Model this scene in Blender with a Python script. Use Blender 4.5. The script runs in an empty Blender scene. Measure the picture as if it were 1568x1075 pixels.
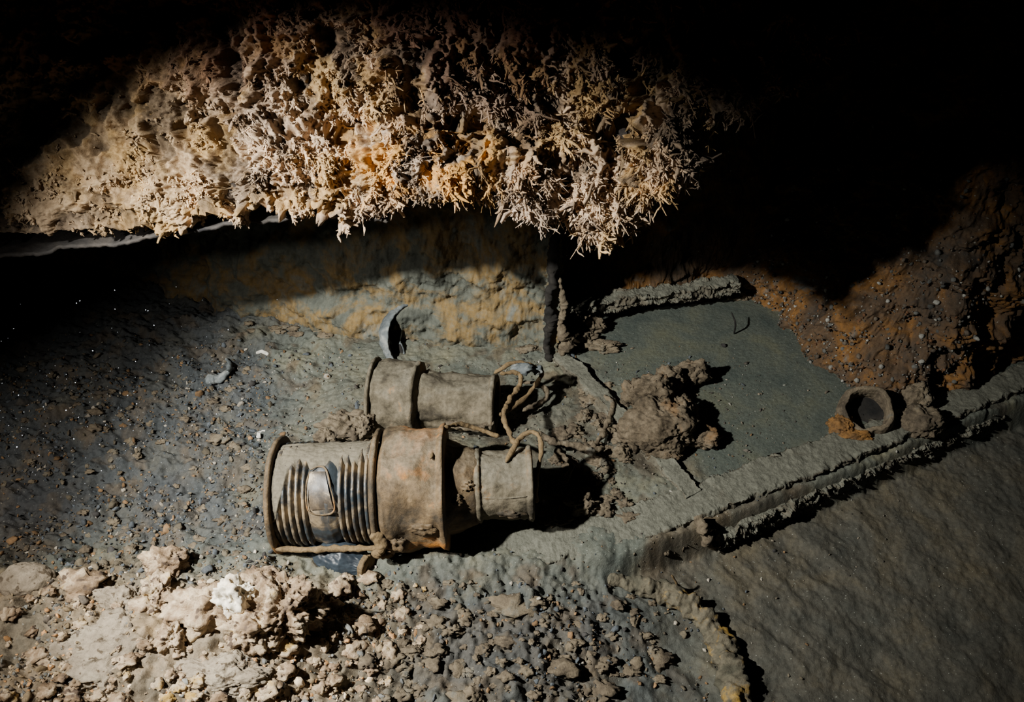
import bpy, bmesh, math, numpy as np
from mathutils import Vector, Matrix
rng = np.random.default_rng(7)

# ---------------------------------------------------------------- camera
CAMZ=1.15; PITCH=math.radians(40); F=28/36*1568
cam_d=bpy.data.cameras.new("camera"); cam_d.lens=28; cam_d.sensor_width=36; cam_d.clip_start=0.01
cam=bpy.data.objects.new("camera",cam_d); bpy.context.collection.objects.link(cam)
cam.location=(0,0,CAMZ); cam.rotation_euler=(math.pi/2-PITCH,0,0)
bpy.context.scene.camera=cam
def W(u,v,z):
    """image pixel, cast along its camera ray -> world point lying at height z"""
    a=(u-784)/F; b=(537.5-v)/F
    dx,dy,dz=a, math.cos(PITCH)+math.sin(PITCH)*b, -math.sin(PITCH)+math.cos(PITCH)*b
    t=(CAMZ-z)/(-dz)
    return np.array([dx*t,dy*t,z])

# ---------------------------------------------------------------- noise
_perm=np.random.default_rng(3).permutation(256); _perm=np.concatenate([_perm,_perm,_perm])
_g=np.random.default_rng(4).normal(size=(256,3)); _g/=np.linalg.norm(_g,axis=1)[:,None]
def pn(x,y,z):
    x,y,z=np.broadcast_arrays(x,y,z)
    xi=np.floor(x).astype(int); yi=np.floor(y).astype(int); zi=np.floor(z).astype(int)
    xf=x-xi; yf=y-yi; zf=z-zi
    u=xf**3*(xf*(xf*6-15)+10); v=yf**3*(yf*(yf*6-15)+10); w=zf**3*(zf*(zf*6-15)+10)
    r=0
    for i in (0,1):
        for j in (0,1):
            for k in (0,1):
                h=_perm[_perm[_perm[(xi+i)&255]+((yi+j)&255)]+((zi+k)&255)]
                g=_g[h]
                d=g[...,0]*(xf-i)+g[...,1]*(yf-j)+g[...,2]*(zf-k)
                r=r+d*(u if i else 1-u)*(v if j else 1-v)*(w if k else 1-w)
    return r*1.5
def fbm(x,y,z,oct=4,gain=.5,ridge=False):
    r=0;a=1;f=1
    for o in range(oct):
        n=pn(x*f+o*17.3,y*f+o*9.1,z*f+o*5.7)
        if ridge: n=0.5-np.abs(n)*1.6
        r=r+a*n; a*=gain; f*=2.03
    return r
def ss(a,b,x):
    t=np.clip((x-a)/(b-a),0,1); return t*t*(3-2*t)

# ---------------------------------------------------------------- mesh helpers
def mk(name,V,Fa,mat,smooth=True,col=None,parent=None):
    V=np.asarray(V,float); Fa=np.asarray(Fa,int); k=Fa.shape[1]
    me=bpy.data.meshes.new(name)
    me.vertices.add(len(V)); me.vertices.foreach_set("co",V.ravel())
    me.loops.add(Fa.size); me.loops.foreach_set("vertex_index",Fa.ravel())
    me.polygons.add(len(Fa)); me.polygons.foreach_set("loop_start",np.arange(0,Fa.size,k))
    me.polygons.foreach_set("loop_total",np.full(len(Fa),k))
    me.update(calc_edges=True); me.validate()
    if smooth: me.polygons.foreach_set("use_smooth",np.ones(len(me.polygons),bool))
    if col is not None:
        at=me.color_attributes.new("Col",'FLOAT_COLOR','POINT')
        c=np.ones((len(V),4)); c[:,:3]=col; at.data.foreach_set("color",c.ravel())
    me.materials.append(mat)
    ob=bpy.data.objects.new(name,me); bpy.context.collection.objects.link(ob)
    if parent is not None:
        ob.parent=parent; ob.matrix_parent_inverse=Matrix.Translation(-parent.location)
    return ob
def empty(name,loc):
    e=bpy.data.objects.new(name,None); e.location=Vector(loc); e.empty_display_size=.05
    bpy.context.collection.objects.link(e); return e
def gridf(n,m,wrap=False):
    i=np.arange(n-1)[:,None]; j=np.arange(m if wrap else m-1)[None,:]
    j2=(j+1)%m
    a=i*m+j; b=(i+1)*m+j; c=(i+1)*m+j2; d=i*m+j2
    return np.stack([a,b,c,d],-1).reshape(-1,4)
def icos(sub):
    bm=bmesh.new(); bmesh.ops.create_icosphere(bm,subdivisions=sub,radius=1)
    V=np.array([v.co[:] for v in bm.verts]); Fa=np.array([[v.index for v in f.verts] for f in bm.faces]); bm.free(); return V,Fa
ICO={s:icos(s) for s in (1,2,3,4,5,6)}
def rotm(r):
    q=r.normal(size=4); q/=np.linalg.norm(q); w,x,y,z=q
    return np.array([[1-2*(y*y+z*z),2*(x*y-z*w),2*(x*z+y*w)],[2*(x*y+z*w),1-2*(x*x+z*z),2*(y*z-x*w)],[2*(x*z-y*w),2*(y*z+x*w),1-2*(x*x+y*y)]])
def lumpV(c,rad,seed,amp=.35,freq=1.6,sub=5,knob=.12,rot=None):
    V,Fa=ICO[sub]; s=seed*13.7
    d=1+amp*fbm(V[:,0]*freq+s,V[:,1]*freq,V[:,2]*freq,4)+knob*fbm(V[:,0]*freq*3+s,V[:,1]*freq*3+3,V[:,2]*freq*3,4,.6,True)
    P=V*d[:,None]*np.array(rad)
    if rot is not None:
        c_,s_=math.cos(rot),math.sin(rot); P=P@np.array([[c_,s_,0],[-s_,c_,0],[0,0,1]])
    return P+np.array(c),Fa
def merge(parts):
    Vs=[];Fs=[];o=0
    for V,Fa in parts: Vs.append(V);Fs.append(Fa+o);o+=len(V)
    return np.concatenate(Vs),np.concatenate(Fs)
def cat(pts,n):
    P=np.array(pts,float); P=np.vstack([2*P[0]-P[1],P,2*P[-1]-P[-2]]); m=len(P)-3
    t=np.linspace(0,m-1e-6,n); i=t.astype(int); f=(t-i)[:,None]
    p0,p1,p2,p3=P[i],P[i+1],P[i+2],P[i+3]
    return .5*((2*p1)+(-p0+p2)*f+(2*p0-5*p1+4*p2-p3)*f*f+(-p0+3*p1-3*p2+p3)*f**3)
def frames(P):
    T=np.gradient(P,axis=0); T/=np.linalg.norm(T,axis=1)[:,None]+1e-12
    N=[];n=np.cross(T[0],[0.1,0.2,1.0]); n/=np.linalg.norm(n)
    for t in T:
        n=n-t*np.dot(n,t); n/=np.linalg.norm(n)+1e-12; N.append(n.copy())
    N=np.array(N); return T,N,np.cross(T,N)
def tubeV(pts,r,n=80,m=14,noise=.15,seed=0,nf=60,flat=1.0):
    P=cat(pts,n); T,N,B=frames(P)
    a=np.linspace(0,2*math.pi,m,endpoint=False)
    rr=np.interp(np.linspace(0,1,n),np.linspace(0,1,len(np.atleast_1d(r))),np.atleast_1d(r)) if np.ndim(r) else np.full(n,r)
    rr=rr*np.sqrt(np.clip(np.minimum(np.arange(n),np.arange(n)[::-1])/3.0,.02,1))
    D=N[:,None,:]*np.cos(a)[None,:,None]*flat+B[:,None,:]*np.sin(a)[None,:,None]
    X=P[:,None,:]+D*rr[:,None,None]
    d=1+noise*fbm(X[...,0]*nf+seed,X[...,1]*nf,X[...,2]*nf,3)*2
    X=P[:,None,:]+D*(rr[:,None]*d)[...,None]
    return X.reshape(-1,3),gridf(n,m,True)
def tube(name,pts,r,mat,parent=None,**k):
    V,Fa=tubeV(pts,r,**k); return mk(name,V,Fa,mat,parent=parent)
def lathe(name,prof,O,ex,ey,ez,mat,parent=None,m=128,dent=.03,seed=0,phi=(0,2*math.pi)):
    pr=np.array(prof,float); Q=[]
    for i in range(len(pr)-1):
        k=max(1,int(np.linalg.norm(pr[i+1]-pr[i])/.0022)); t=np.linspace(0,1,k,endpoint=False)[:,None]
        Q.append(pr[i]+(pr[i+1]-pr[i])*t)
    Q.append(pr[-1:]); Q=np.vstack(Q); n=len(Q)
    full=abs(phi[1]-phi[0]-2*math.pi)<1e-6
    a=np.linspace(phi[0],phi[1],m,endpoint=not full)
    s=Q[:,0][:,None]+0*a; r=Q[:,1][:,None]+0*a
    g=.0020*np.clip(fbm(s*45+seed,np.cos(a)*3.5+0*s,np.sin(a)*3.5+0*s,3)+.1,0,1)
    r=r*(1+dent*fbm(s*18+seed,np.cos(a)*1.5+0*s,np.sin(a)*1.5+0*s,2)) + .0010*fbm(s*130+seed,np.cos(a)*9+0*s,np.sin(a)*9+0*s,3)+g
    X=O+s[...,None]*ex+(r*np.cos(a))[...,None]*ey+(r*np.sin(a))[...,None]*ez
    return mk(name,X.reshape(-1,3),gridf(n,m,full),mat,parent=parent)
def sweepbox(name,pts,w,h,mat,seed=0,amp=.006,nf=25,n=400,parent=None):
    """pts = centre line of the top face; w width, h depth; weathered"""
    P=cat(pts,n); T=np.gradient(P,axis=0); T[:,2]=0; T/=np.linalg.norm(T,axis=1)[:,None]
    S=np.stack([-T[:,1],T[:,0],0*T[:,0]],-1)
    k=24; kk=20
    prof=[]
    prof+= [(-.5,-1+i/kk) for i in range(kk)]
    prof+= [(-.5+i/k,0) for i in range(k)]
    prof+= [(.5,-i/kk) for i in range(kk)]
    prof+= [(.5-i/k,-1) for i in range(k)]
    pr=np.array(prof)
    pr=(np.roll(pr,1,0)+3*pr+np.roll(pr,-1,0))/5
    ww=np.interp(np.linspace(0,1,n),np.linspace(0,1,len(np.atleast_1d(w))),np.atleast_1d(w)*1.0)
    X=P[:,None,:]+S[:,None,:]*(pr[:,0][None,:]*ww[:,None])[...,None]+np.array([0,0,1.])*(pr[:,1]*h)[None,:,None]
    x,y,z=X[...,0],X[...,1],X[...,2]
    d=amp*fbm(x*nf+seed,y*nf,z*nf*4,5,.65); d2=amp*fbm(x*nf+seed+50,y*nf,z*nf*3,5,.6)
    edge=np.abs(pr[:,0])[None,:]*2
    X=X+S[:,None,:]*(d*edge)[...,None]+np.array([0,0,1.])*(d2*(.3+.7*edge**6))[...,None]
    return mk(name,X.reshape(-1,3),gridf(n,X.shape[1],True),mat,parent=parent)

# ---------------------------------------------------------------- materials
def mat(name,cols,scale=12,rough=.9,bump=.4,bscale=120,use_col=False,speck=None,spec=.2,bdist=.004,detail=8,stops=None,grain=(.72,1.25),settle=None):
    m=bpy.data.materials.new(name); m.use_nodes=True; nt=m.node_tree; N=nt.nodes; L=nt.links
    b=N["Principled BSDF"]; b.inputs["Roughness"].default_value=rough; b.inputs["Specular IOR Level"].default_value=spec
    tc=N.new("ShaderNodeTexCoord")
    n1=N.new("ShaderNodeTexNoise"); n1.inputs["Scale"].default_value=scale; n1.inputs["Detail"].default_value=detail; n1.inputs["Roughness"].default_value=.65; n1.inputs["Distortion"].default_value=.4
    L.new(tc.outputs["Object"],n1.inputs["Vector"])
    cr=N.new("ShaderNodeValToRGB"); L.new(n1.outputs["Fac"],cr.inputs["Fac"])
    e=cr.color_ramp.elements; k=len(cols); st=stops or [ .32+.36*i/(k-1) for i in range(k)]
    e[0].position=st[0]; e[0].color=(*cols[0],1); e[1].position=st[-1]; e[1].color=(*cols[-1],1)
    for i in range(1,k-1):
        q=e.new(st[i]); q.color=(*cols[i],1)
    out=cr.outputs["Color"]
    if use_col:
        at=N.new("ShaderNodeAttribute"); at.attribute_name="Col"
        mx=N.new("ShaderNodeMix"); mx.data_type='RGBA'; mx.blend_type='MULTIPLY'; mx.inputs["Factor"].default_value=1
        L.new(out,mx.inputs["A"]); L.new(at.outputs["Color"],mx.inputs["B"]); out=mx.outputs["Result"]
    n2=N.new("ShaderNodeTexNoise"); n2.inputs["Scale"].default_value=bscale; n2.inputs["Detail"].default_value=6; n2.inputs["Roughness"].default_value=.7
    L.new(tc.outputs["Object"],n2.inputs["Vector"])
    if settle:
        # fine silt settled on the upward-facing surfaces
        ge=N.new("ShaderNodeNewGeometry"); sx=N.new("ShaderNodeSeparateXYZ"); L.new(ge.outputs["Normal"],sx.inputs[0])
        ad=N.new("ShaderNodeMath"); ad.operation='MULTIPLY_ADD'; L.new(n1.outputs["Fac"],ad.inputs[0]); ad.inputs[1].default_value=1.6; L.new(sx.outputs["Z"],ad.inputs[2])
        mr=N.new("ShaderNodeMapRange"); mr.interpolation_type='SMOOTHSTEP'; L.new(ad.outputs[0],mr.inputs["Value"]); mr.inputs["From Min"].default_value=settle[1]; mr.inputs["From Max"].default_value=settle[2]
        mr.inputs["To Max"].default_value=.85
        mz=N.new("ShaderNodeMix"); mz.data_type='RGBA'; L.new(mr.outputs["Result"],mz.inputs["Factor"]); L.new(out,mz.inputs["A"]); mz.inputs["B"].default_value=(*settle[0],1); out=mz.outputs["Result"]
    mg=N.new("ShaderNodeMapRange"); mg.inputs["From Min"].default_value=.3; mg.inputs["From Max"].default_value=.7; mg.inputs["To Min"].default_value=grain[0]; mg.inputs["To Max"].default_value=grain[1]
    L.new(n2.outputs["Fac"],mg.inputs["Value"])
    mm=N.new("ShaderNodeMix"); mm.data_type='RGBA'; mm.blend_type='MULTIPLY'; mm.inputs["Factor"].default_value=1
    L.new(out,mm.inputs["A"]); L.new(mg.outputs["Result"],mm.inputs["B"]); out=mm.outputs["Result"]
    if speck:
        vo=N.new("ShaderNodeTexNoise"); vo.inputs["Scale"].default_value=speck[1]; vo.inputs["Detail"].default_value=2
        L.new(tc.outputs["Object"],vo.inputs["Vector"])
        r2=N.new("ShaderNodeValToRGB"); r2.color_ramp.elements[0].position=speck[2]; r2.color_ramp.elements[1].position=speck[2]+.05
        L.new(vo.outputs["Fac"],r2.inputs["Fac"])
        ms=N.new("ShaderNodeMix"); ms.data_type='RGBA'; L.new(r2.outputs["Color"],ms.inputs["Factor"]); L.new(out,ms.inputs["A"]); ms.inputs["B"].default_value=(*speck[0],1)
        out=ms.outputs["Result"]
    L.new(out,b.inputs["Base Color"])
    bp=N.new("ShaderNodeBump"); bp.inputs["Strength"].default_value=bump; bp.inputs["Distance"].default_value=bdist
    L.new(n2.outputs["Fac"],bp.inputs["Height"]); L.new(bp.outputs["Normal"],b.inputs["Normal"])
    return m
M_floor=mat("silt_floor",[(.66,.72,.77),(1,1,1),(1.32,1.2,1.0)],scale=9,use_col=True,bump=.6,bscale=170,speck=((.30,.30,.26),260,.70))
M_gravel=mat("gravel",[(.7,.7,.7),(1.2,1.2,1.2)],scale=60,use_col=True,bump=.5,bscale=300)
M_growth=mat("hydroid_growth",[(.50,.45,.41),(1,1,1),(1.2,1.12,1.02)],scale=16,use_col=True,bump=.7,bscale=200,rough=.9,bdist=.003,spec=.06)
M_wall=mat("corroded_wall",[(.055,.060,.052),(.10,.104,.085),(.19,.125,.05),(.14,.148,.13)],scale=8,bump=.9,bscale=70,stops=[.33,.46,.56,.66])
M_rust=mat("rust_crust",[(.035,.032,.028),(.09,.055,.03),(.17,.08,.022),(.12,.115,.10)],scale=9,bump=.8,bscale=80,speck=((.28,.27,.23),150,.70),stops=[.33,.5,.6,.68])
M_beam=mat("silted_timber",[(.085,.070,.048),(.135,.122,.092),(.17,.158,.12)],scale=14,bump=.9,bscale=110,settle=((.148,.148,.118),1.3,1.7),grain=(.62,1.2))
M_brass=mat("silted_brass",[(.038,.030,.020),(.11,.072,.036),(.165,.112,.058),(.38,.15,.025)],scale=9,rough=.75,bump=.8,bscale=110,spec=.35,bdist=.0025,stops=[.37,.48,.55,.63],grain=(.5,1.3),settle=((.17,.148,.11),1.50,2.15))
M_brass2=mat("dull_brass",[(.048,.040,.028),(.11,.092,.062),(.155,.128,.088),(.28,.14,.04)],scale=10,rough=.8,bump=.8,bscale=110,bdist=.0025,stops=[.37,.47,.57,.65],grain=(.55,1.25),settle=((.165,.152,.118),1.45,2.1))
M_cover=mat("lens_silt",[(.08,.07,.05),(.14,.122,.09),(.18,.155,.112)],scale=14,bump=.6,bscale=140,bdist=.002)
M_glass=mat("silted_lens_glass",[(.025,.032,.038),(.065,.055,.044),(.22,.165,.10)],scale=22,rough=.40,bump=.2,bscale=90,spec=.5,bdist=.001,stops=[.42,.50,.60])
M_pane=mat("lens_pane",[(.045,.035,.026),(.11,.08,.05),(.46,.37,.25)],scale=28,rough=.4,bump=.2,spec=.4,bdist=.001,stops=[.44,.53,.60])
M_dark=mat("bottle_glass",[(.012,.016,.022),(.03,.04,.05)],scale=20,rough=.4,bump=.1,spec=.35)
M_inner=mat("dark_metal_and_hollow_shade",[(.008,.008,.008),(.03,.026,.022)],scale=20,bump=.3)  # dark metal; also paints the darkness inside the pipe and shard
M_wire=mat("encrusted_wire",[(.11,.075,.04),(.22,.15,.075)],scale=40,bump=.6,bscale=300)
M_stone=mat("pale_encrusted_stone",[(.11,.07,.04),(.26,.18,.11),(.50,.39,.26),(.38,.24,.07)],scale=26,bump=.8,bscale=110,speck=((.10,.07,.05),70,.60),stops=[.34,.47,.58,.68])
M_shell=mat("oyster_shell",[(.45,.33,.2),(.78,.70,.56),(.85,.8,.68)],scale=20,bump=.4,bscale=80)
M_clay=mat("silty_rock",[(.17,.135,.095),(.27,.22,.16),(.35,.295,.215)],scale=14,bump=.9,bscale=120,speck=((.10,.075,.05),90,.60))
M_brown=mat("brown_concretion",[(.055,.044,.032),(.115,.09,.062),(.17,.135,.09),(.13,.125,.105)],scale=22,bump=.9,bscale=140)
M_conc=mat("rocky_concretion",[(.045,.035,.024),(.105,.08,.052),(.15,.118,.08),(.19,.11,.05)],scale=14,bump=1,bscale=100,grain=(.55,1.25))
M_hose=mat("encrusted_pipe",[(.075,.07,.05),(.13,.112,.078),(.36,.22,.045)],scale=18,bump=.8,bscale=150,stops=[.38,.54,.64])
M_orange=mat("orange_rust",[(.09,.055,.03),(.25,.12,.03)],scale=20,bump=.6,bscale=150)
M_blue=mat("bluish_shard",[(.06,.07,.078),(.13,.145,.148),(.30,.305,.28)],scale=24,bump=.5,rough=.7)
M_plate=mat("corroded_plate",[(.02,.019,.02),(.045,.04,.037),(.065,.055,.047)],scale=10,bump=.5,bscale=90)
M_white=mat("shell_chip",[(.45,.42,.36),(.65,.62,.56)],scale=50)
M_snow=mat("silt_particle",[(.30,.32,.38),(.42,.45,.5)],scale=50)

# ---------------------------------------------------------------- floor
RX=np.array([-.6,-.157,.186,.359,.645,.929,1.3,2.2]); RY=np.array([.72,.775,.823,.90,1.024,1.157,1.32,1.7])
def rimy(x): return np.interp(x,RX,RY)
def rough_mask(x,y):
    bottom=ss(.86,.72,y)*ss(.35,.1,x)
    left=ss(-.30,-.6,x)
    return np.clip(np.maximum(bottom,left*.75),0,1)
def H(x,y):
    x=np.asarray(x,float); y=np.asarray(y,float)
    yl=rimy(x); sx=ss(.0,.32,x)
    z=.012*fbm(x*2.2,y*2.2,3.3,3)
    tray=ss(.12,.2,x-(1.41-y)*.55+.02)*ss(0,.03,y-yl)
    low=ss(.02,.08,yl-y)*sx
    z=z*(1-.8*tray)
    d=yl-y
    z+=-(.065*ss(0.0,.03,d)+.10*np.clip(d-.03,0,1))*sx
    rm=rough_mask(x,y)
    z+=(.006+.014*rm)*(1-.85*tray)*(1-.6*low)*fbm(x*16,y*16,1.1,5,.55)
    z+=(.25+.75*rm)*(1-tray)*(1-.75*low)*.010*fbm(x*45,y*45,7.7,3,.6,True)
    z+=.0013*(1-.5*tray)*fbm(x*110,y*110,2.2,3)
    z+=.085*ss(.92,.62,y)*ss(-.15,-.45,x)
    z+=.03*ss(-.5,-1.1,x)
    # slumped silt streaks running down the lower slope
    q=(x-.35)*.75-(y-.6)*.65; p=(x-.35)*.65+(y-.6)*.75
    z+=low*.013*fbm(p*8,q*2.4,4.,4,.5,True)*ss(.95,.35,x)
    z+=low*.006*fbm(x*14,y*14,8.,4)
    z+=.035*np.exp(-((x+.20)/.26)**2-((y-1.04)/.055)**2)
    z+=.030*np.exp(-((x+.33)/.10)**2-((y-1.19)/.10)**2)
    z+=.022*np.exp(-((x+.42)/.06)**2-((y-.86)/.08)**2)
    z+=.020*np.exp(-((x+.16)/.14)**2-((y-.80)/.03)**2)
    return z
nx,ny=1250,760
X,Y=np.meshgrid(np.linspace(-1.7,1.9,nx),np.linspace(.25,2.3,ny),indexing='ij')
Z=H(X,Y)
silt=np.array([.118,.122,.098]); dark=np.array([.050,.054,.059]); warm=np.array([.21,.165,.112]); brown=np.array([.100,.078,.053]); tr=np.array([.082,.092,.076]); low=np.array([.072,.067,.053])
def mixc(a,b,t): return a*(1-t[...,None])+b*t[...,None]
C=np.broadcast_to(silt,X.shape+(3,)).copy()
nn=fbm(X*4,Y*4,9.,4); n3=fbm(X*18,Y*18,4.,4)
C=mixc(C,brown,ss(-.05,.3,nn)*.75*ss(1.3,1.0,Y))
C=mixc(C,brown*.7,ss(.1,.5,n3)*.65)
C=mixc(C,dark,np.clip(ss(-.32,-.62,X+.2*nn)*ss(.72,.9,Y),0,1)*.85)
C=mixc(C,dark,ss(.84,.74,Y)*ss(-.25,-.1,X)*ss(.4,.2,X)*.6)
C=mixc(C,low,ss(.0,.04,rimy(X)-Y)*ss(.2,.4,X))  # lower-right darkening: strobe falloff put into the ground colour
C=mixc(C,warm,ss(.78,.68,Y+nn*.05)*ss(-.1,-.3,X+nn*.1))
C=mixc(C,brown*1.1,ss(.1,.5,n3)*.6*rough_mask(X,Y))
tray=ss(.12,.2,X-(1.41-Y)*.55+.02)*ss(0,.03,Y-rimy(X))
C=mixc(C,tr,tray)
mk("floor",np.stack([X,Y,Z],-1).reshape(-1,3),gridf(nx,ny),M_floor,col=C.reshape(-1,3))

# ---------------------------------------------------------------- gravel
def instance_blobs(name,P,S,cols,mat,sub=1,flat=.6,seed=0,parent=None,per=.35):
    V,Fa=ICO[sub]; n=len(P); r=np.random.default_rng(seed)
    R=np.stack([rotm(r) for _ in range(n)])
    sc=np.stack([np.ones(n),r.uniform(.55,1,n),r.uniform(flat*.5,flat,n)],-1)
    D=1+per*r.normal(size=(n,len(V),1))*.6
    X=V[None]*D*sc[:,None,:]
    X=np.einsum('nij,nvj->nvi',R,X)*S[:,None,None]+P[:,None,:]
    FF=(Fa[None]+(np.arange(n)*len(V))[:,None,None]).reshape(-1,3)
    CC=np.repeat(cols,len(V),axis=0)
    return mk(name,X.reshape(-1,3),FF,mat,smooth=False,col=CC,parent=parent)
def palette(n,pal,w,r):
    i=r.choice(len(pal),size=n,p=np.array(w)/sum(w)); return np.array(pal)[i]*r.uniform(.65,1.3,(n,1))
N0=90000
px=rng.uniform(-1.2,.5,N0); py=rng.uniform(.45,1.4,N0)
dens=np.maximum(ss(-.25,-.6,px)*ss(1.5,1.15,py)*.45, ss(.86,.74,py)*ss(.42,.2,px)*(.28+.5*ss(-.1,-.3,px)))
dens=dens*ss(-.3,.25,fbm(px*7,py*7,2.,3)+.1)+.018
keep=rng.uniform(size=N0)<dens*.7
px=px[keep];py=py[keep]; n=len(px)
S=np.clip(rng.lognormal(-6.1,.5,n),.0010,.010)
P=np.stack([px,py,H(px,py)+S*.2],-1)
cols=palette(n,[(.12,.10,.07),(.08,.09,.10),(.20,.12,.06),(.34,.30,.24),(.045,.042,.04)],[4,3,2,.8,2],rng)
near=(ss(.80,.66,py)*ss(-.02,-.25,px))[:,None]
cols=cols*(1+near*1.2)*(1-near+near*np.array([1.14,1,.82]))  # bottom-left gravel brightened and warmed: strobe light put into its colour
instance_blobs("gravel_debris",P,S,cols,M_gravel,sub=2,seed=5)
n=3400; px=rng.uniform(-.6,.80,n); py=rng.uniform(.82,1.34,n); kk=(py>rimy(px)+.01)&(px<.55)|(rng.uniform(size=n)<.15); px=px[kk];py=py[kk]; n=len(px)
S=np.clip(rng.lognormal(-6.6,.55,n),.0006,.006)
P=np.stack([px,py,H(px,py)+S*.3],-1)
instance_blobs("silt_crumbs",P,S,palette(n,[(.16,.135,.10),(.09,.08,.065),(.34,.32,.27),(.06,.052,.045)],[4,3,.9,2],rng),M_gravel,sub=1,seed=6)

# ---------------------------------------------------------------- walls
def wallmesh(name,base,top,z0,z1,mat,n=700,m=300,amp=.02,nf=9,seed=0,oct=6,steps=None):
    B=cat([(*b,0) for b in base],n); T=cat([(*b,0) for b in top],n)
    h=np.linspace(0,1,m)[None,:,None]
    X=B[:,None,:]*(1-h)+T[:,None,:]*h; X[...,2]=z0+(z1-z0)*h[...,0]
    t=np.gradient(B,axis=0); t/=np.linalg.norm(t,axis=1)[:,None]; nrm=np.stack([t[:,1],-t[:,0],0*t[:,0]],-1)
    d=amp*fbm(X[...,0]*nf+seed,X[...,1]*nf,X[...,2]*nf,oct,.6)
    if steps is not None: d=d+steps(X)
    X=X+nrm[:,None,:]*d[...,None]
    return mk(name,X.reshape(-1,3),gridf(n,m),mat),X
wallmesh("wall_back",[(-1.9,1.85),(-1.1,1.66),(-.6,1.48),(-.25,1.395),(.10,1.365)],[(-1.9,2.0),(-1.1,1.85),(-.6,1.64),(-.25,1.56),(.10,1.53)],-.05,1.4,M_wall,amp=.026,nf=9,seed=3,
   steps=lambda X: -.020*ss(.075,.085,X[...,2]+.012*pn(X[...,0]*9,1.,2.)) )
wallmesh("wall_back.001",[(.085,1.53),(.3,1.56),(.45,1.61),(.6,1.66)],[(.085,1.60),(.3,1.66),(.45,1.72),(.6,1.76)],-.05,1.4,M_rust,amp=.020,nf=10,seed=8,n=400)
wr_ob,WX=wallmesh("wall_right",[(.42,1.70),(.53,1.57),(.62,1.40),(.68,1.26),(.80,1.20),(1.0,1.26),(1.5,1.45),(2.0,1.6)],[(.95,2.1),(1.05,2.0),(1.1,1.9),(1.2,1.8),(1.35,1.7),(1.5,1.7),(1.9,1.8),(2.2,1.9)],-.06,1.3,M_rust,amp=.055,nf=7,seed=21,n=800,m=500)
wallmesh("wall_left",[(-1.7,.2),(-1.75,1.0),(-1.9,1.9)],[(-1.8,.2),(-1.85,1.0),(-2.0,2.0)],-.1,1.4,M_wall,amp=.02,nf=6,seed=31,n=200,m=100)
post=empty("wall_frame_post",(.09,1.38,.1))
sweepbox("post_flange",[(.085,1.345,.0),(.088,1.37,.12),(.09,1.40,.25),(.10,1.48,.7)],.03,.02,M_wall,seed=4,amp=.006,parent=post)
tube("post_seam",[(.082,1.335,.0),(.076,1.345,.06),(.085,1.352,.10),(.076,1.36,.15),(.085,1.375,.22),(.085,1.42,.5)],[.010,.007,.012,.007,.010,.007],M_inner,parent=post,noise=.4,n=160)
tube("post_bracket",[(.10,1.35,.0),(.12,1.34,.05),(.105,1.35,.09),(.11,1.36,.14),(.10,1.37,.2)],[.008,.012,.008,.007,.004],M_brown,parent=post,noise=.5,n=140)
sweepbox("wall_ledge",[W(868,462,.07),W(960,452,.07),W(1050,440,.07),W(1130,425,.08)],.03,.03,M_beam,seed=9,amp=.012,nf=26)

# ---------------------------------------------------------------- deck frame (rim)
fr=empty("sunken_deck_frame",(.35,.95,0))
sweepbox("outer_rail",[(-.30,.775,-.012),(-.15,.815,.0),(.0,.835,.008),(.17,.868,.010),(.345,.942,.010),(.63,1.065,.010),(.93,1.20,.010),(1.3,1.37,.01)],[.085,.08,.078,.070,.062,.056],.10,M_beam,seed=2,amp=.008,nf=26,n=1300,parent=fr)
sweepbox("outer_flange",[W(1095,822,-.02),W(1200,772,-.02),W(1310,722,-.02),W(1480,652,-.02),W(1540,620,-.02)],.018,.03,M_beam,seed=12,amp=.013,nf=36,n=900,parent=fr)
sweepbox("lower_flange",[W(860,868,-.015),W(960,850,-.02),W(1080,806,-.02)],.018,.03,M_brown,seed=15,amp=.014,nf=38,n=500,parent=fr)
sweepbox("cross_rail",[(.075,1.38,.016),(.14,1.29,.018),(.22,1.15,.018),(.30,1.01,.016),(.335,.95,.012)],.034,.05,M_beam,seed=5,amp=.006,nf=26,parent=fr)
tube("rail_clamp",[W(1068,790,.02),W(1078,812,.01),W(1090,835,-.04),W(1096,815,-.01)],.009,M_brown,parent=fr,noise=.5,n=80)

# pipe opening low in the debris at the foot of the right wall
pf=empty("flanged_pipe_end",W(1325,625,.03))
c=W(1328,626,.040); ax=np.array([-.22,-.45,.87]); ax/=np.linalg.norm(ax); e1=np.cross(ax,[0,0,1.]); e1/=np.linalg.norm(e1); e2=np.cross(ax,e1)
lathe("pipe_ring",[(-.08,.056),(-.01,.053),(.003,.048),(.004,.041),(-.005,.038),(-.06,.037)],c,ax,e1,e2,M_brown,parent=pf,dent=.10,seed=4)
lathe("pipe_inside",[(-.04,.040),(-.04,.0005)],c,ax,e1,e2,M_inner,parent=pf,m=40)  # near-black disc paints the darkness down the pipe
mk("pipe_crust",*merge([lumpV(W(1410,645,.015),(.040,.035,.03),4,sub=5,amp=.25),lumpV(W(1402,612,.02),(.030,.03,.035),5,sub=5,amp=.25)]),M_brown,parent=pf)
mk("pipe_rust_patch",*merge([lumpV(W(1288,652,.010),(.024,.024,.018),3,sub=5),lumpV(W(1312,668,.008),(.03,.014,.012),6,sub=5)]),M_orange,parent=pf)

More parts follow.
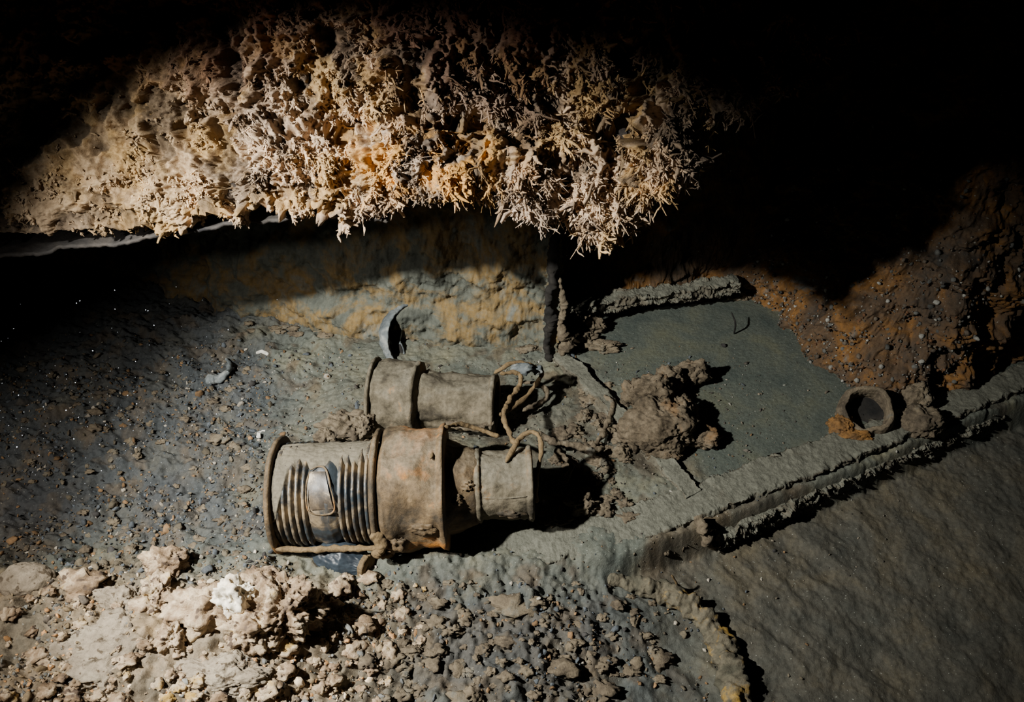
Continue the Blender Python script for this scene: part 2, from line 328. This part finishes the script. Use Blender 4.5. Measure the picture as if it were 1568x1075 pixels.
# ---------------------------------------------------------------- overhang
LX=np.array([-1.6,-1.1,-.734,-.57,-.46,-.368,-.30,-.25,-.21,-.177,-.128,-.09,-.052,.0,.045,.084,.163,.193,.239,.286,.36,.5,.8])
LZ=np.array([.485,.485,.500,.500,.515,.545,.538,.510,.542,.56,.585,.568,.555,.562,.54,.522,.520,.575,.62,.68,.76,.93,1.1])
bx=np.linspace(-1.6,.8,1400); m=680
lip=np.interp(bx,LX,LZ)
w=np.linspace(0,1,m)
cut=.28
def prof(w,lip):
    un=np.clip(w/cut,0,1); fa=np.clip((w-cut)/(1-cut),0,1)
    y=1.34-(1.34-1.055)*un**.9
    z=lip+.075*(1-un)**.8
    z=z+(1.35-lip)*fa**1.25
    y=y+ -.02*np.sin(np.clip(fa/.22,0,1)*math.pi)*1.0+.28*fa
    return y,z
BW,BX=np.meshgrid(w,bx); LP=np.repeat(lip[:,None],m,1)
by,bz=prof(BW,LP)
P=np.stack([BX,by,bz],-1)
def normals(P):
    a=np.gradient(P,axis=0);b=np.gradient(P,axis=1);n=np.cross(a,b); n=n/(np.linalg.norm(n,axis=-1,keepdims=True)+1e-9)
    return -n if n[500,400,1]>0 else n
Nn=normals(P)
amt=ss(-.75,-.3,BX)*.65+.35
cav=fbm(BX*13,by*13,bz*13+2,3)
d=amt*(.040*fbm(BX*9,by*9,bz*9,3)+.028*fbm(BX*22,by*22,bz*22,4,.6,True)+.013*fbm(BX*70,by*70,bz*70,4,.65)-.035*ss(.12,.5,cav))
P=P+Nn*d[...,None]; Nn=normals(P)
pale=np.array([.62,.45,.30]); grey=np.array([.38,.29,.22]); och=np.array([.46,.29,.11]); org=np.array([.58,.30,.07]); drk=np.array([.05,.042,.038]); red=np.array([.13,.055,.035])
def growcol(x,y,z):
    n1=fbm(x*6,y*6,z*6+3,3); n2=fbm(x*13+5,y*13,z*13,3)
    C=mixc(np.broadcast_to(pale,x.shape+(3,)),grey,ss(-.25,.35,n1)*.85)
    C=mixc(C,och,ss(-.02,.3,n2)*.75)
    C=mixc(C,grey*.4,ss(.10,.42,fbm(x*17,y*17,z*17+9,3))*.8)
    o=np.exp(-((x+.13)/.13)**2-((z-.615)/.045)**2)*ss(-.2,.2,fbm(x*24,y*24,z*24,2))
    C=mixc(C,org,np.clip(o*1.6,0,1)*.85)
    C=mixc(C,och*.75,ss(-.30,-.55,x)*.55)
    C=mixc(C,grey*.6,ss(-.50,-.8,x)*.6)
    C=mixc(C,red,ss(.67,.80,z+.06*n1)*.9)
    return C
C=growcol(P[...,0],P[...,1],P[...,2])*.85; C=mixc(C,drk,ss(cut*.98,cut*.8,BW)); C=mixc(C,drk,ss(.2,.5,cav)*.6)  # underside and cavities darkened: shade painted into the growth colour
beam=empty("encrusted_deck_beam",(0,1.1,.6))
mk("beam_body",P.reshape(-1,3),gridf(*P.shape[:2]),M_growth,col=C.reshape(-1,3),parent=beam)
def blades(P0,D,L,r,col,K=5,seed=0,curl=.6,flat=.35):
    q=np.random.default_rng(seed); n=len(P0)
    bend=q.normal(size=(n,3))*curl; bend[:,2]-=.30
    side=np.cross(D,q.normal(size=(n,3))); side/=np.linalg.norm(side,axis=1)[:,None]+1e-9; up=np.cross(D,side)
    t=np.linspace(0,1,K)
    Pc=P0[:,None]+D[:,None]*(L[:,None]*t)[...,None]+bend[:,None]*(L[:,None]*t**2)[...,None]
    Pc+=side[:,None]*(L[:,None]*.16*np.sin(t*7+q.uniform(0,6,(n,1))))[...,None]
    rr=r[:,None]*np.array([.8,1.15,1.25,1.1,.5])[None]
    rr=rr*q.uniform(.45,1.55,(n,K))
    off=[(1,0),(0,flat),(-1,0),(0,-flat)]
    X=np.stack([Pc+side[:,None]*(rr*a)[...,None]+up[:,None]*(rr*b)[...,None] for a,b in off],2)
    g=gridf(K,4,True); Fa=(g[None]+(np.arange(n)*K*4)[:,None,None]).reshape(-1,4)
    CC=np.repeat(col[:,None,:],K*4,1)
    return X.reshape(-1,3),Fa,CC.reshape(-1,3),Pc
q=np.random.default_rng(11)
Nst=13000
ii=q.integers(0,len(bx),Nst*5); fw=q.beta(1.1,3.0,Nst*5); jj=np.clip(((cut-.015)+fw*(1-cut)*.72)*m,0,m-1).astype(int)
xx=bx[ii]; kd=(ss(-.80,-.25,xx)*.75+.25)*ss(.75,.3,xx)
cl=fbm(P[ii,jj,0]*15,P[ii,jj,1]*15,P[ii,jj,2]*15,2)
kd=kd*ss(-.2,.2,cl)*(1-.8*ss(.1,.4,cav[ii,jj]))
kp=q.uniform(size=len(ii))<kd; ii=ii[kp][:Nst]; jj=jj[kp][:Nst]; n=len(ii)
P0=P[ii,jj]; D=Nn[ii,jj]*.5+q.normal(size=(n,3))*.45+np.array([.25,-.1,-.7]); D/=np.linalg.norm(D,axis=1)[:,None]
P0=P0-Nn[ii,jj]*.002
L=q.uniform(.005,.018,n)*(.5+.6*ss(-.5,.1,P0[:,0])); r=q.uniform(.0014,.0034,n)
col=growcol(P0[:,0],P0[:,1],P0[:,2])*q.uniform(.7,1.3,(n,1))
V1,F1,C1,Pc=blades(P0,D,L,r,col,seed=1)
parts=[(V1,F1)]; cc=[C1]
for k in range(5):
    t=[1,2,2,3,3][k]; b=Pc[:,t]; dr=D+q.normal(size=(n,3))*.8; dr/=np.linalg.norm(dr,axis=1)[:,None]
    V2,F2,C2,_=blades(b,dr,L*q.uniform(.25,.5,n),r*q.uniform(.45,.8,n),col*q.uniform(.85,1.2,(n,1)),seed=20+k)
    parts.append((V2,F2)); cc.append(C2)
V,Fa=merge(parts); mk("hydroid_tufts",V,Fa,M_growth,col=np.concatenate(cc),parent=beam)
n_,m_=300,60
s=np.linspace(-1.1,-.19,n_); t=np.linspace(0,1,m_)
Sx,Tt=np.meshgrid(s,t,indexing='ij')
zz=np.interp(Sx,[-1.1,-.75,-.55,-.4,-.3,-.19],[.43,.46,.49,.52,.525,.52]); 
pz_=zz-.03*np.sin(Tt*1.4)+Tt*.02+.006*fbm(Sx*12,Tt*4,1.,4)
mk("bent_hull_plate",np.stack([Sx,1.065+Tt*.31+.008*fbm(Sx*30,0.,3.,3),pz_],-1).reshape(-1,3),gridf(n_,m_),M_plate,parent=beam).modifiers.new("s",'SOLIDIFY').thickness=.005

# ---------------------------------------------------------------- lanterns
def frame_axis(A,B):
    ex=(B-A)/np.linalg.norm(B-A); ey=np.cross([0,0,1.],ex); ey/=np.linalg.norm(ey); ez=np.cross(ex,ey); return ex,ey,ez
A=W(432,757,.086); B=W(822,740,.100)
ex,ey,ez=frame_axis(A,B)
lan=empty("ship_lantern",(A+B)/2)
def at(s,r,phi): return A+ex*s+ey*r*math.cos(phi)+ez*r*math.sin(phi)
lathe("base_flange",[(-.004,.001),(-.004,.088),(-.002,.098),(.003,.099),(.006,.097),(.007,.086)],A,ex,ey,ez,M_brass,parent=lan,dent=.04,seed=1)
pr=[(.004,.080)]
for k in range(5):
    s0=.010+k*.0108; pr+=[(s0,.077),(s0+.002,.0868),(s0+.0062,.0876),(s0+.0098,.079)]
pr+=[(.066,.082),(.080,.086),(.098,.087),(.108,.082)]
for k in range(5):
    s0=.112+k*.0105; pr+=[(s0,.077),(s0+.002,.0868),(s0+.0062,.0876),(s0+.0096,.079)]
pr+=[(.170,.080)]
lathe("fresnel_lens",pr,A,ex,ey,ez,M_glass,parent=lan,dent=.015,seed=2,m=160)
s_=np.linspace(.068,.100,30); ph=np.linspace(math.radians(108),math.radians(148),30); Sg,Pg=np.meshgrid(s_,ph,indexing='ij')
Sg=Sg+(.012*(Pg-ph.mean()))+(Sg-.084)*.5*(Pg-ph.mean()); rr=.0885+.0008*pn(Sg*60,Pg*5,1.)
mk("lens_window",(A+Sg[...,None]*ex+(rr*np.cos(Pg))[...,None]*ey+(rr*np.sin(Pg))[...,None]*ez).reshape(-1,3),gridf(30,30),M_pane,parent=lan)
cor=[(.068,106),(.064,125),(.066,148),(.087,154),(.108,149),(.103,125),(.094,106),(.082,102),(.068,106)]
tube("lens_window_frame",[at(s,.0885,math.radians(p)) for s,p in cor],.0013,M_brass,parent=lan,n=160,m=10,noise=.3)
s_=np.linspace(.006,.167,200); ph=np.linspace(math.radians(45),math.radians(215),200); Sg,Pg=np.meshgrid(s_,ph,indexing='ij')
lim=math.radians(100)+.26*fbm(Sg*30,Pg*.6,2.,3)+1.0*ss(.038,.008,Sg)
ed=ss(.10,-.12,Pg-lim)*ss(0,.3,(Pg-ph[0]))
rr=.0760+.0125*ed+.0014*fbm(Sg*60,Pg*8,3.,4)
mk("lens_silt_cover",(A+Sg[...,None]*ex+(rr*np.cos(Pg))[...,None]*ey+(rr*np.sin(Pg))[...,None]*ez).reshape(-1,3),gridf(200,200),M_cover,parent=lan)
lathe("guard_ring",[(.165,.085),(.165,.101),(.168,.105),(.173,.105),(.176,.100),(.176,.094)],A,ex,ey,ez,M_brass,parent=lan,dent=.03,seed=3)
for k,ph_ in enumerate((196,262,330)):
    p=math.radians(ph_)
    tube(f"guard_bar_{k+1}",[at(.0,.097,p-.05),at(.05,.100,p),at(.11,.101,p),at(.172,.103,p+.03)],.0052,M_wire,parent=lan,noise=.25)
tube("guard_clamp",[at(.168,.104,math.radians(170)),at(.180,.110,math.radians(184)),at(.170,.112,math.radians(196)),at(.185,.108,math.radians(210)),at(.182,.104,math.radians(232))],[.006,.009,.007,.006,.005],M_wire,parent=lan,noise=.4)
lathe("lamp_body",[(.176,.088),(.180,.097),(.186,.101),(.200,.102),(.235,.102),(.272,.102),(.278,.107),(.283,.107),(.285,.100),(.286,.080),(.292,.077),(.31,.070),(.332,.062),(.338,.058)],A,ex,ey,ez,M_brass,parent=lan,dent=.10,seed=5)
lathe("chimney",[(.330,.058),(.334,.064),(.340,.064),(.343,.059),(.38,.0585),(.418,.059),(.421,.063),(.427,.064),(.430,.060),(.430,.050),(.405,.048),(.400,.001)],A,ex,ey,ez,M_brass2,parent=lan,dent=.08,seed=7)
mk("body_crust",*merge([lumpV(at(.20,.100,math.radians(190)),(.016,.010,.018),31,sub=4,amp=.6),lumpV(at(.25,.100,math.radians(170)),(.020,.007,.012),32,sub=4,amp=.6),lumpV(at(.30,.070,math.radians(150)),(.014,.008,.010),33,sub=4,amp=.6),lumpV(at(.32,.064,math.radians(130)),(.012,.008,.008),35,sub=4,amp=.6),lumpV(at(.39,.057,math.radians(185)),(.020,.007,.010),34,sub=4,amp=.6)]),M_brass,parent=lan)
tube("bail_handle",[at(.385,.062,math.radians(95)),W(795,672,.16),W(812,662,.17),W(825,668,.17),W(829,690,.16),W(823,722,.13),W(820,750,.10),W(822,770,.07)],.0042,M_wire,parent=lan,noise=.3,n=120)
tube("hinge_wire",[at(.265,.106,math.radians(105)),W(672,672,.18),W(682,655,.18),W(704,650,.16),W(735,658,.14),W(765,668,.13)],.004,M_wire,parent=lan,noise=.3,n=120)
tube("chimney_seam",[at(.345,.0595,math.radians(150)),at(.38,.060,math.radians(152)),at(.418,.0605,math.radians(150))],.0015,M_brass2,parent=lan,n=40)

A2=W(574,608,.050); B2=W(757,617,.058)
ex2,ey2,ez2=frame_axis(A2,B2); lan2=empty("ship_lantern.001",(A2+B2)/2)
def at2(s,r,phi): return A2+ex2*s+ey2*r*math.cos(phi)+ez2*r*math.sin(phi)
lathe("base_flange",[(.0,.001),(.0,.070),(.0,.079),(.004,.081),(.007,.079),(.008,.072)],A2,ex2,ey2,ez2,M_brass2,parent=lan2,dent=.05,seed=11)
lathe("lamp_body",[(.006,.072),(.012,.075),(.05,.075),(.083,.0745),(.087,.078),(.092,.077),(.095,.070),(.100,.055),(.110,.053)],A2,ex2,ey2,ez2,M_brass2,parent=lan2,dent=.12,seed=12)
lathe("chimney",[(.100,.057),(.104,.060),(.112,.058),(.15,.055),(.155,.057),(.158,.055),(.20,.0545),(.235,.055),(.238,.060),(.244,.060),(.247,.056),(.247,.047),(.215,.046),(.21,.001)],A2,ex2,ey2,ez2,M_brass2,parent=lan2,dent=.13,seed=13)
tube("bail_handle",[at2(.24,.06,math.radians(60)),W(785,556,.12),W(815,560,.11),W(830,570,.08),W(812,600,.05),W(780,628,.05),W(765,636,.07)],.0042,M_wire,parent=lan2,noise=.3,n=120)
tube("bail_wire",[W(765,572,.12),W(795,572,.11),W(795,590,.10),W(782,610,.10),W(772,632,.12),W(775,650,.13),W(788,680,.14)],.0048,M_wire,parent=lan2,noise=.35,n=140)
mk("bail_knob",*merge([lumpV(W(800,565,.115),(.022,.012,.010),5,sub=3,amp=.5),lumpV(W(823,566,.10),(.011,.010,.009),6,sub=3,amp=.5)]),M_blue,parent=lan2)
tube("side_strap",[at2(.15,.058,math.radians(200)),W(690,650,.05),W(730,655,.06),W(757,645,.06)],.006,M_brown,parent=lan2,noise=.4)

wr=empty("twisted_wire",W(870,690,.04))
tube("strand_1",[W(822,665,.07),W(845,675,.06),W(875,680,.05),W(905,690,.04),W(925,685,.03)],.006,M_brown,parent=wr,noise=.4,n=120)
tube("strand_2",[W(905,690,.03),W(925,660,.02),W(938,620,.02),W(925,605,.02)],.005,M_brown,parent=wr,noise=.4,n=100)
tube("strand_3",[W(800,585,.03),W(830,590,.05),W(835,610,.03),W(800,630,.03)],.004,M_brown,parent=wr,noise=.4,n=100)
tube("strand_4",[W(850,690,.02),W(875,712,.04),W(865,740,.02)],.005,M_brown,parent=wr,noise=.5,n=100)

# ---------------------------------------------------------------- lumps & finds
def lump(name,specs,mat):
    return mk(name,*merge([lumpV(*s[:3],**s[3]) for s in specs]),mat)
def Wh(u,v,dz=0):
    p=W(u,v,0.0)
    for _ in range(4): p=W(u,v,float(H(p[0],p[1]))+dz)
    return p
lump("brown_sponge_lump",[(W(530,655,.05),(.045,.03,.03),1,dict(amp=.5)),(W(500,672,.05),(.02,.02,.02),2,dict(amp=.5)),(W(555,650,.06),(.02,.02,.02),3,dict(amp=.5))],M_brown)
cl=[(Wh(1008,652,.035),(.066,.060,.046),4,dict(amp=.28,knob=.09,freq=1.3,sub=6)),(Wh(1000,602,.05),(.040,.032,.035),5,dict(amp=.35,knob=.12)),(Wh(1058,572,.03),(.034,.020,.030),6,dict(amp=.45)),(Wh(1024,582,.035),(.030,.022,.032),17,dict(amp=.4)),
    (Wh(970,600,.03),(.024,.022,.028),7,dict(amp=.4)),(Wh(1075,670,.018),(.034,.022,.018),8,dict(amp=.4)),(Wh(970,660,.02),(.028,.036,.034),9,dict(amp=.35)),(Wh(1015,693,.012),(.035,.018,.02),19,dict(amp=.4)),(Wh(1045,640,.03),(.028,.045,.038),29,dict(amp=.35))]
lump("concretion_cluster",cl,M_conc)
sp=[]
q=np.random.default_rng(5)
for k in range(60):
    u=q.uniform(850,965); v=q.uniform(590,795)
    if v<660 and u<880: u+=40
    s=q.uniform(.004,.015); sp.append((Wh(u,v,s*.2),(s*q.uniform(.8,1.8),s,s*q.uniform(.4,.8)),30+k,dict(amp=.8,sub=4)))
sp+=[(Wh(905,500,.02),(.03,.015,.03),90,dict(amp=.6)),(Wh(890,520,.01),(.03,.02,.02),91,dict(amp=.6)),(Wh(925,530,.01),(.03,.015,.012),92,dict(amp=.6)),(Wh(880,480,.02),(.02,.015,.03),93,dict(amp=.6)),(Wh(890,775,.012),(.025,.015,.02),94,dict(amp=.6))]
lump("rubble_pile",sp,M_brown)
sp=[]
for k in range(40):
    u=q.uniform(880,1140); v=q.uniform(455,478)-(u-880)*.08; s=q.uniform(.005,.015)
    sp.append((Wh(u,v,s*.3),(s*1.3,s,s*.8),140+k,dict(amp=.7,sub=3)))
for k in range(80):
    u=q.uniform(380,830); v=q.uniform(495,515)+max(0,(u-560))*.1; s=q.uniform(.003,.010)
    sp.append((Wh(u,v,s*.2),(s*1.5,s,s*.6),200+k,dict(amp=.7,sub=3)))
lump("wall_foot_rubble",sp,M_brown)
q=np.random.default_rng(77); n=3200
ii=q.integers(120,520,n); jj=np.clip(q.beta(1,2.6,n)*220,12,499).astype(int)
Pb=WX[ii,jj]+q.normal(size=(n,3))*.003
instance_blobs("barnacle_crust",Pb,np.clip(q.lognormal(-6.1,.5,n),.001,.007),palette(n,[(.10,.08,.06),(.09,.088,.08),(.27,.26,.23),(.12,.06,.03)],[4,3,1.4,2],q),M_gravel,sub=2,flat=1,seed=3,per=.15,parent=wr_ob)

def arcshell(name,c,axis,r,length,a0,a1,mat,up=(0,0,1),taper=.7,th=.004,seed=0,parent=None):
    ax=np.array(axis,float); ax/=np.linalg.norm(ax); e1=np.cross(ax,up); e1/=np.linalg.norm(e1); e2=np.cross(e1,ax)
    s=np.linspace(0,1,60); a=np.radians(np.linspace(a0,a1,70)); Sg,Ag=np.meshgrid(s,a,indexing='ij')
    R=r*(1-(1-taper)*Sg)*(1+.14*pn(Sg*3+seed,Ag*1.5,0.)); le=length*(Sg-.5)*(1+.35*pn(Ag*2+seed,3.,1.)*Sg)
    V=np.array(c)+le[...,None]*ax+(R*np.cos(Ag))[...,None]*e1+(R*np.sin(Ag))[...,None]*e2
    o=mk(name,V.reshape(-1,3),gridf(60,70),mat,parent=parent); md=o.modifiers.new("s",'SOLIDIFY'); md.thickness=th; return o
# broken curved shard: tapering hollow horn, pale worn back to the left, dark hollow to the right
sh=empty("curved_pottery_shard",Wh(625,515,.02))
pc=cat([Wh(612,552,-.005),Wh(602,525,.03),Wh(606,497,.055),Wh(630,477,.065),Wh(664,476,.058)],90)
T_,N_,B_=frames(pc); kk_=np.linspace(0,1,90); wd_=np.interp(kk_,[0,.4,.75,1],[.020,.030,.022,.004])
toward=np.array([.75,-.35,.1]); aa=np.linspace(math.radians(-100),math.radians(100),40)
back=-(toward[None]-T_*(T_@toward)[:,None]); back/=np.linalg.norm(back,axis=1)[:,None]; sid=np.cross(T_,back)
Vh=pc[:,None]+back[:,None]*(wd_[:,None]*np.cos(aa))[...,None]+sid[:,None]*(wd_[:,None]*np.sin(aa))[...,None]
Vh=Vh+.0025*np.stack([fbm(Vh[...,0]*60,Vh[...,1]*60,Vh[...,2]*60+k*7,3) for k in range(3)],-1)
o=mk("shard_wall",Vh.reshape(-1,3),gridf(90,40),M_blue,parent=sh); md=o.modifiers.new("s",'SOLIDIFY'); md.thickness=.004; md.offset=0
Vi=pc[:,None]+back[:,None]*(.86*wd_[:,None]*np.cos(aa))[...,None]+sid[:,None]*(.86*wd_[:,None]*np.sin(aa))[...,None]
mk("shard_hollow_shade",Vi.reshape(-1,3),gridf(90,40),M_inner,parent=sh)  # black inner sheet paints the shade of the shard's hollow
tube("hooked_metal_shard",[Wh(314,580,.004),Wh(332,581,.012),Wh(346,572,.018),Wh(352,558,.014),Wh(346,549,.004)],[.010,.011,.007,.005,.003],M_blue,noise=.25,n=80)
arcshell("shell_fragment",Wh(402,664,.006),(-.2,.5,1),.013,.008,-90,110,M_white,up=(0,1,0),taper=.8,th=.003,seed=5)
tube("shell_fragment.001",[Wh(392,541,.003),Wh(402,539,.005),Wh(411,543,.003)],[.003,.005,.003],M_white,noise=.2,n=40)
b0=Wh(562,868,.006); b1=W(505,850,.015); bex,bey,bez=frame_axis(b1,b0)
bo=empty("glass_bottle",(b0+b1)/2)
Lb=np.linalg.norm(b0-b1)
lathe("bottle_body",[(-.03,.001),(-.03,.03),(.0,.035),(Lb*.55,.034),(Lb*.8,.022),(Lb*.95,.017),(Lb,.017)],b1,bex,bey,bez,M_dark,parent=bo,dent=.01)
lathe("bottle_lip",[(Lb-.008,.016),(Lb-.006,.0195),(Lb+.003,.0195),(Lb+.004,.012),(Lb+.002,.001)],b1,bex,bey,bez,M_wire,parent=bo,dent=.03)

tube("encrusted_hose",[Wh(930,885,-.01),Wh(975,897,.010),Wh(1030,912,.020),Wh(1075,945,.022),Wh(1106,990,.020),Wh(1122,1045,.018),Wh(1125,1110,.016),Wh(1120,1170,.0)],[.008,.015,.019,.018,.022,.019,.021],M_hose,noise=.28,n=340,m=36,nf=45)
tube("bent_spike",[Wh(1030,905,.0),Wh(1036,895,.03),Wh(1028,880,.055)],[.003,.0025,.002],M_wire,n=40)
tube("bent_spike.001",[W(1124,512,.0),W(1126,495,.035),W(1120,478,.05)],[.002,.002,.0015],M_inner,n=40)

lump("silty_boulder",[(Wh(165,1000,-.010),(.078,.058,.034),51,dict(amp=.3,knob=.06,sub=6)),(Wh(340,1040,-.020),(.06,.03,.03),53,dict(amp=.35,knob=.1,sub=6)),(Wh(180,930,-.018),(.05,.03,.03),54,dict(amp=.35,knob=.1,sub=6))],M_clay)
lump("shell_encrusted_rock",[(Wh(430,935,.03),(.052,.042,.048),61,dict(amp=.45,knob=.13,sub=6,freq=2)),(Wh(385,965,.02),(.035,.025,.03),62,dict(amp=.5,knob=.15)),(Wh(465,920,.03),(.022,.022,.026),63,dict(amp=.5,knob=.15)),(Wh(315,935,.01),(.05,.035,.035),64,dict(amp=.5,knob=.12)),(Wh(400,895,.03),(.03,.02,.03),65,dict(amp=.5,knob=.15))],M_stone)
lump("oyster_shell",[(Wh(358,915,.054),(.025,.020,.034),71,dict(amp=.5,knob=.06)),(Wh(378,905,.055),(.012,.01,.012),72,dict(amp=.5))],M_shell)
lump("encrusted_stone",[(Wh(252,862,.02),(.032,.022,.028),81,dict(amp=.45,knob=.14)),(Wh(240,905,.01),(.02,.025,.02),82,dict(amp=.5,knob=.15)),(Wh(262,975,.01),(.018,.02,.02),83,dict(amp=.5,knob=.15))],M_stone)
lump("half_buried_disc",[(Wh(40,888,.01),(.04,.03,.022),85,dict(amp=.12,knob=.02))],M_clay)
sp=[]
q=np.random.default_rng(15)
for k in range(300):
    u=q.uniform(10,650); v=q.uniform(870,1080); s=q.lognormal(-5.25,.45)
    if u<500 and v<880: v+=60
    sp.append((Wh(u,v,s*.3),(s*q.uniform(.8,1.5),s,s*q.uniform(.5,.9)),300+k,dict(amp=.7,knob=.1,sub=3)))
lump("stone_rubble",sp,M_stone)
sp=[]
for k in range(220):
    u=q.uniform(560,1010); v=q.uniform(890,1075); s=q.lognormal(-5.4,.5)
    sp.append((Wh(u,v,s*.1),(s*q.uniform(.8,1.9),s,s*q.uniform(.4,.8)),400+k,dict(amp=.8,knob=.1,sub=3)))
for k in range(140):
    u=q.uniform(20,380); v=q.uniform(540,850); s=q.lognormal(-5.4,.45)
    sp.append((Wh(u,v,s*.2),(s*q.uniform(.8,1.7),s,s*q.uniform(.4,.9)),700+k,dict(amp=.8,knob=.1,sub=3)))
lump("stone_rubble.001",sp,M_brown)

n=300; q=np.random.default_rng(99)
Ps=np.stack([q.uniform(-1.0,-.35,n),q.uniform(.7,1.02,n),q.uniform(.08,.46,n)],-1); Ss=np.clip(q.lognormal(-7.45,.45,n),.0003,.0013)
instance_blobs("suspended_silt",Ps,Ss,np.ones((n,3))*.7,M_snow,sub=1,flat=1,seed=8,per=.05)

# ---------------------------------------------------------------- lights
def spot(name,loc,aim,power,angle,blend,color,rad):
    l=bpy.data.lights.new(name,'SPOT'); l.energy=power; l.spot_size=math.radians(angle); l.spot_blend=blend; l.color=color; l.shadow_soft_size=rad
    o=bpy.data.objects.new(name,l); bpy.context.collection.objects.link(o); o.location=loc
    o.rotation_euler=(Vector(aim)-Vector(loc)).to_track_quat('-Z','Y').to_euler(); return o
spot("dive_strobe",(-.80,.42,1.12),(-.14,.97,.12),205,66,.70,(.98,.98,.92),.02)
spot("dive_strobe.001",(-.95,.45,.85),(-.55,.78,.0),33,82,.8,(1,.95,.87),.02)
wd=bpy.data.worlds.new("world"); bpy.context.scene.world=wd; wd.use_nodes=True
wd.node_tree.nodes["Background"].inputs[0].default_value=(.07,.12,.16,1); wd.node_tree.nodes["Background"].inputs[1].default_value=.05
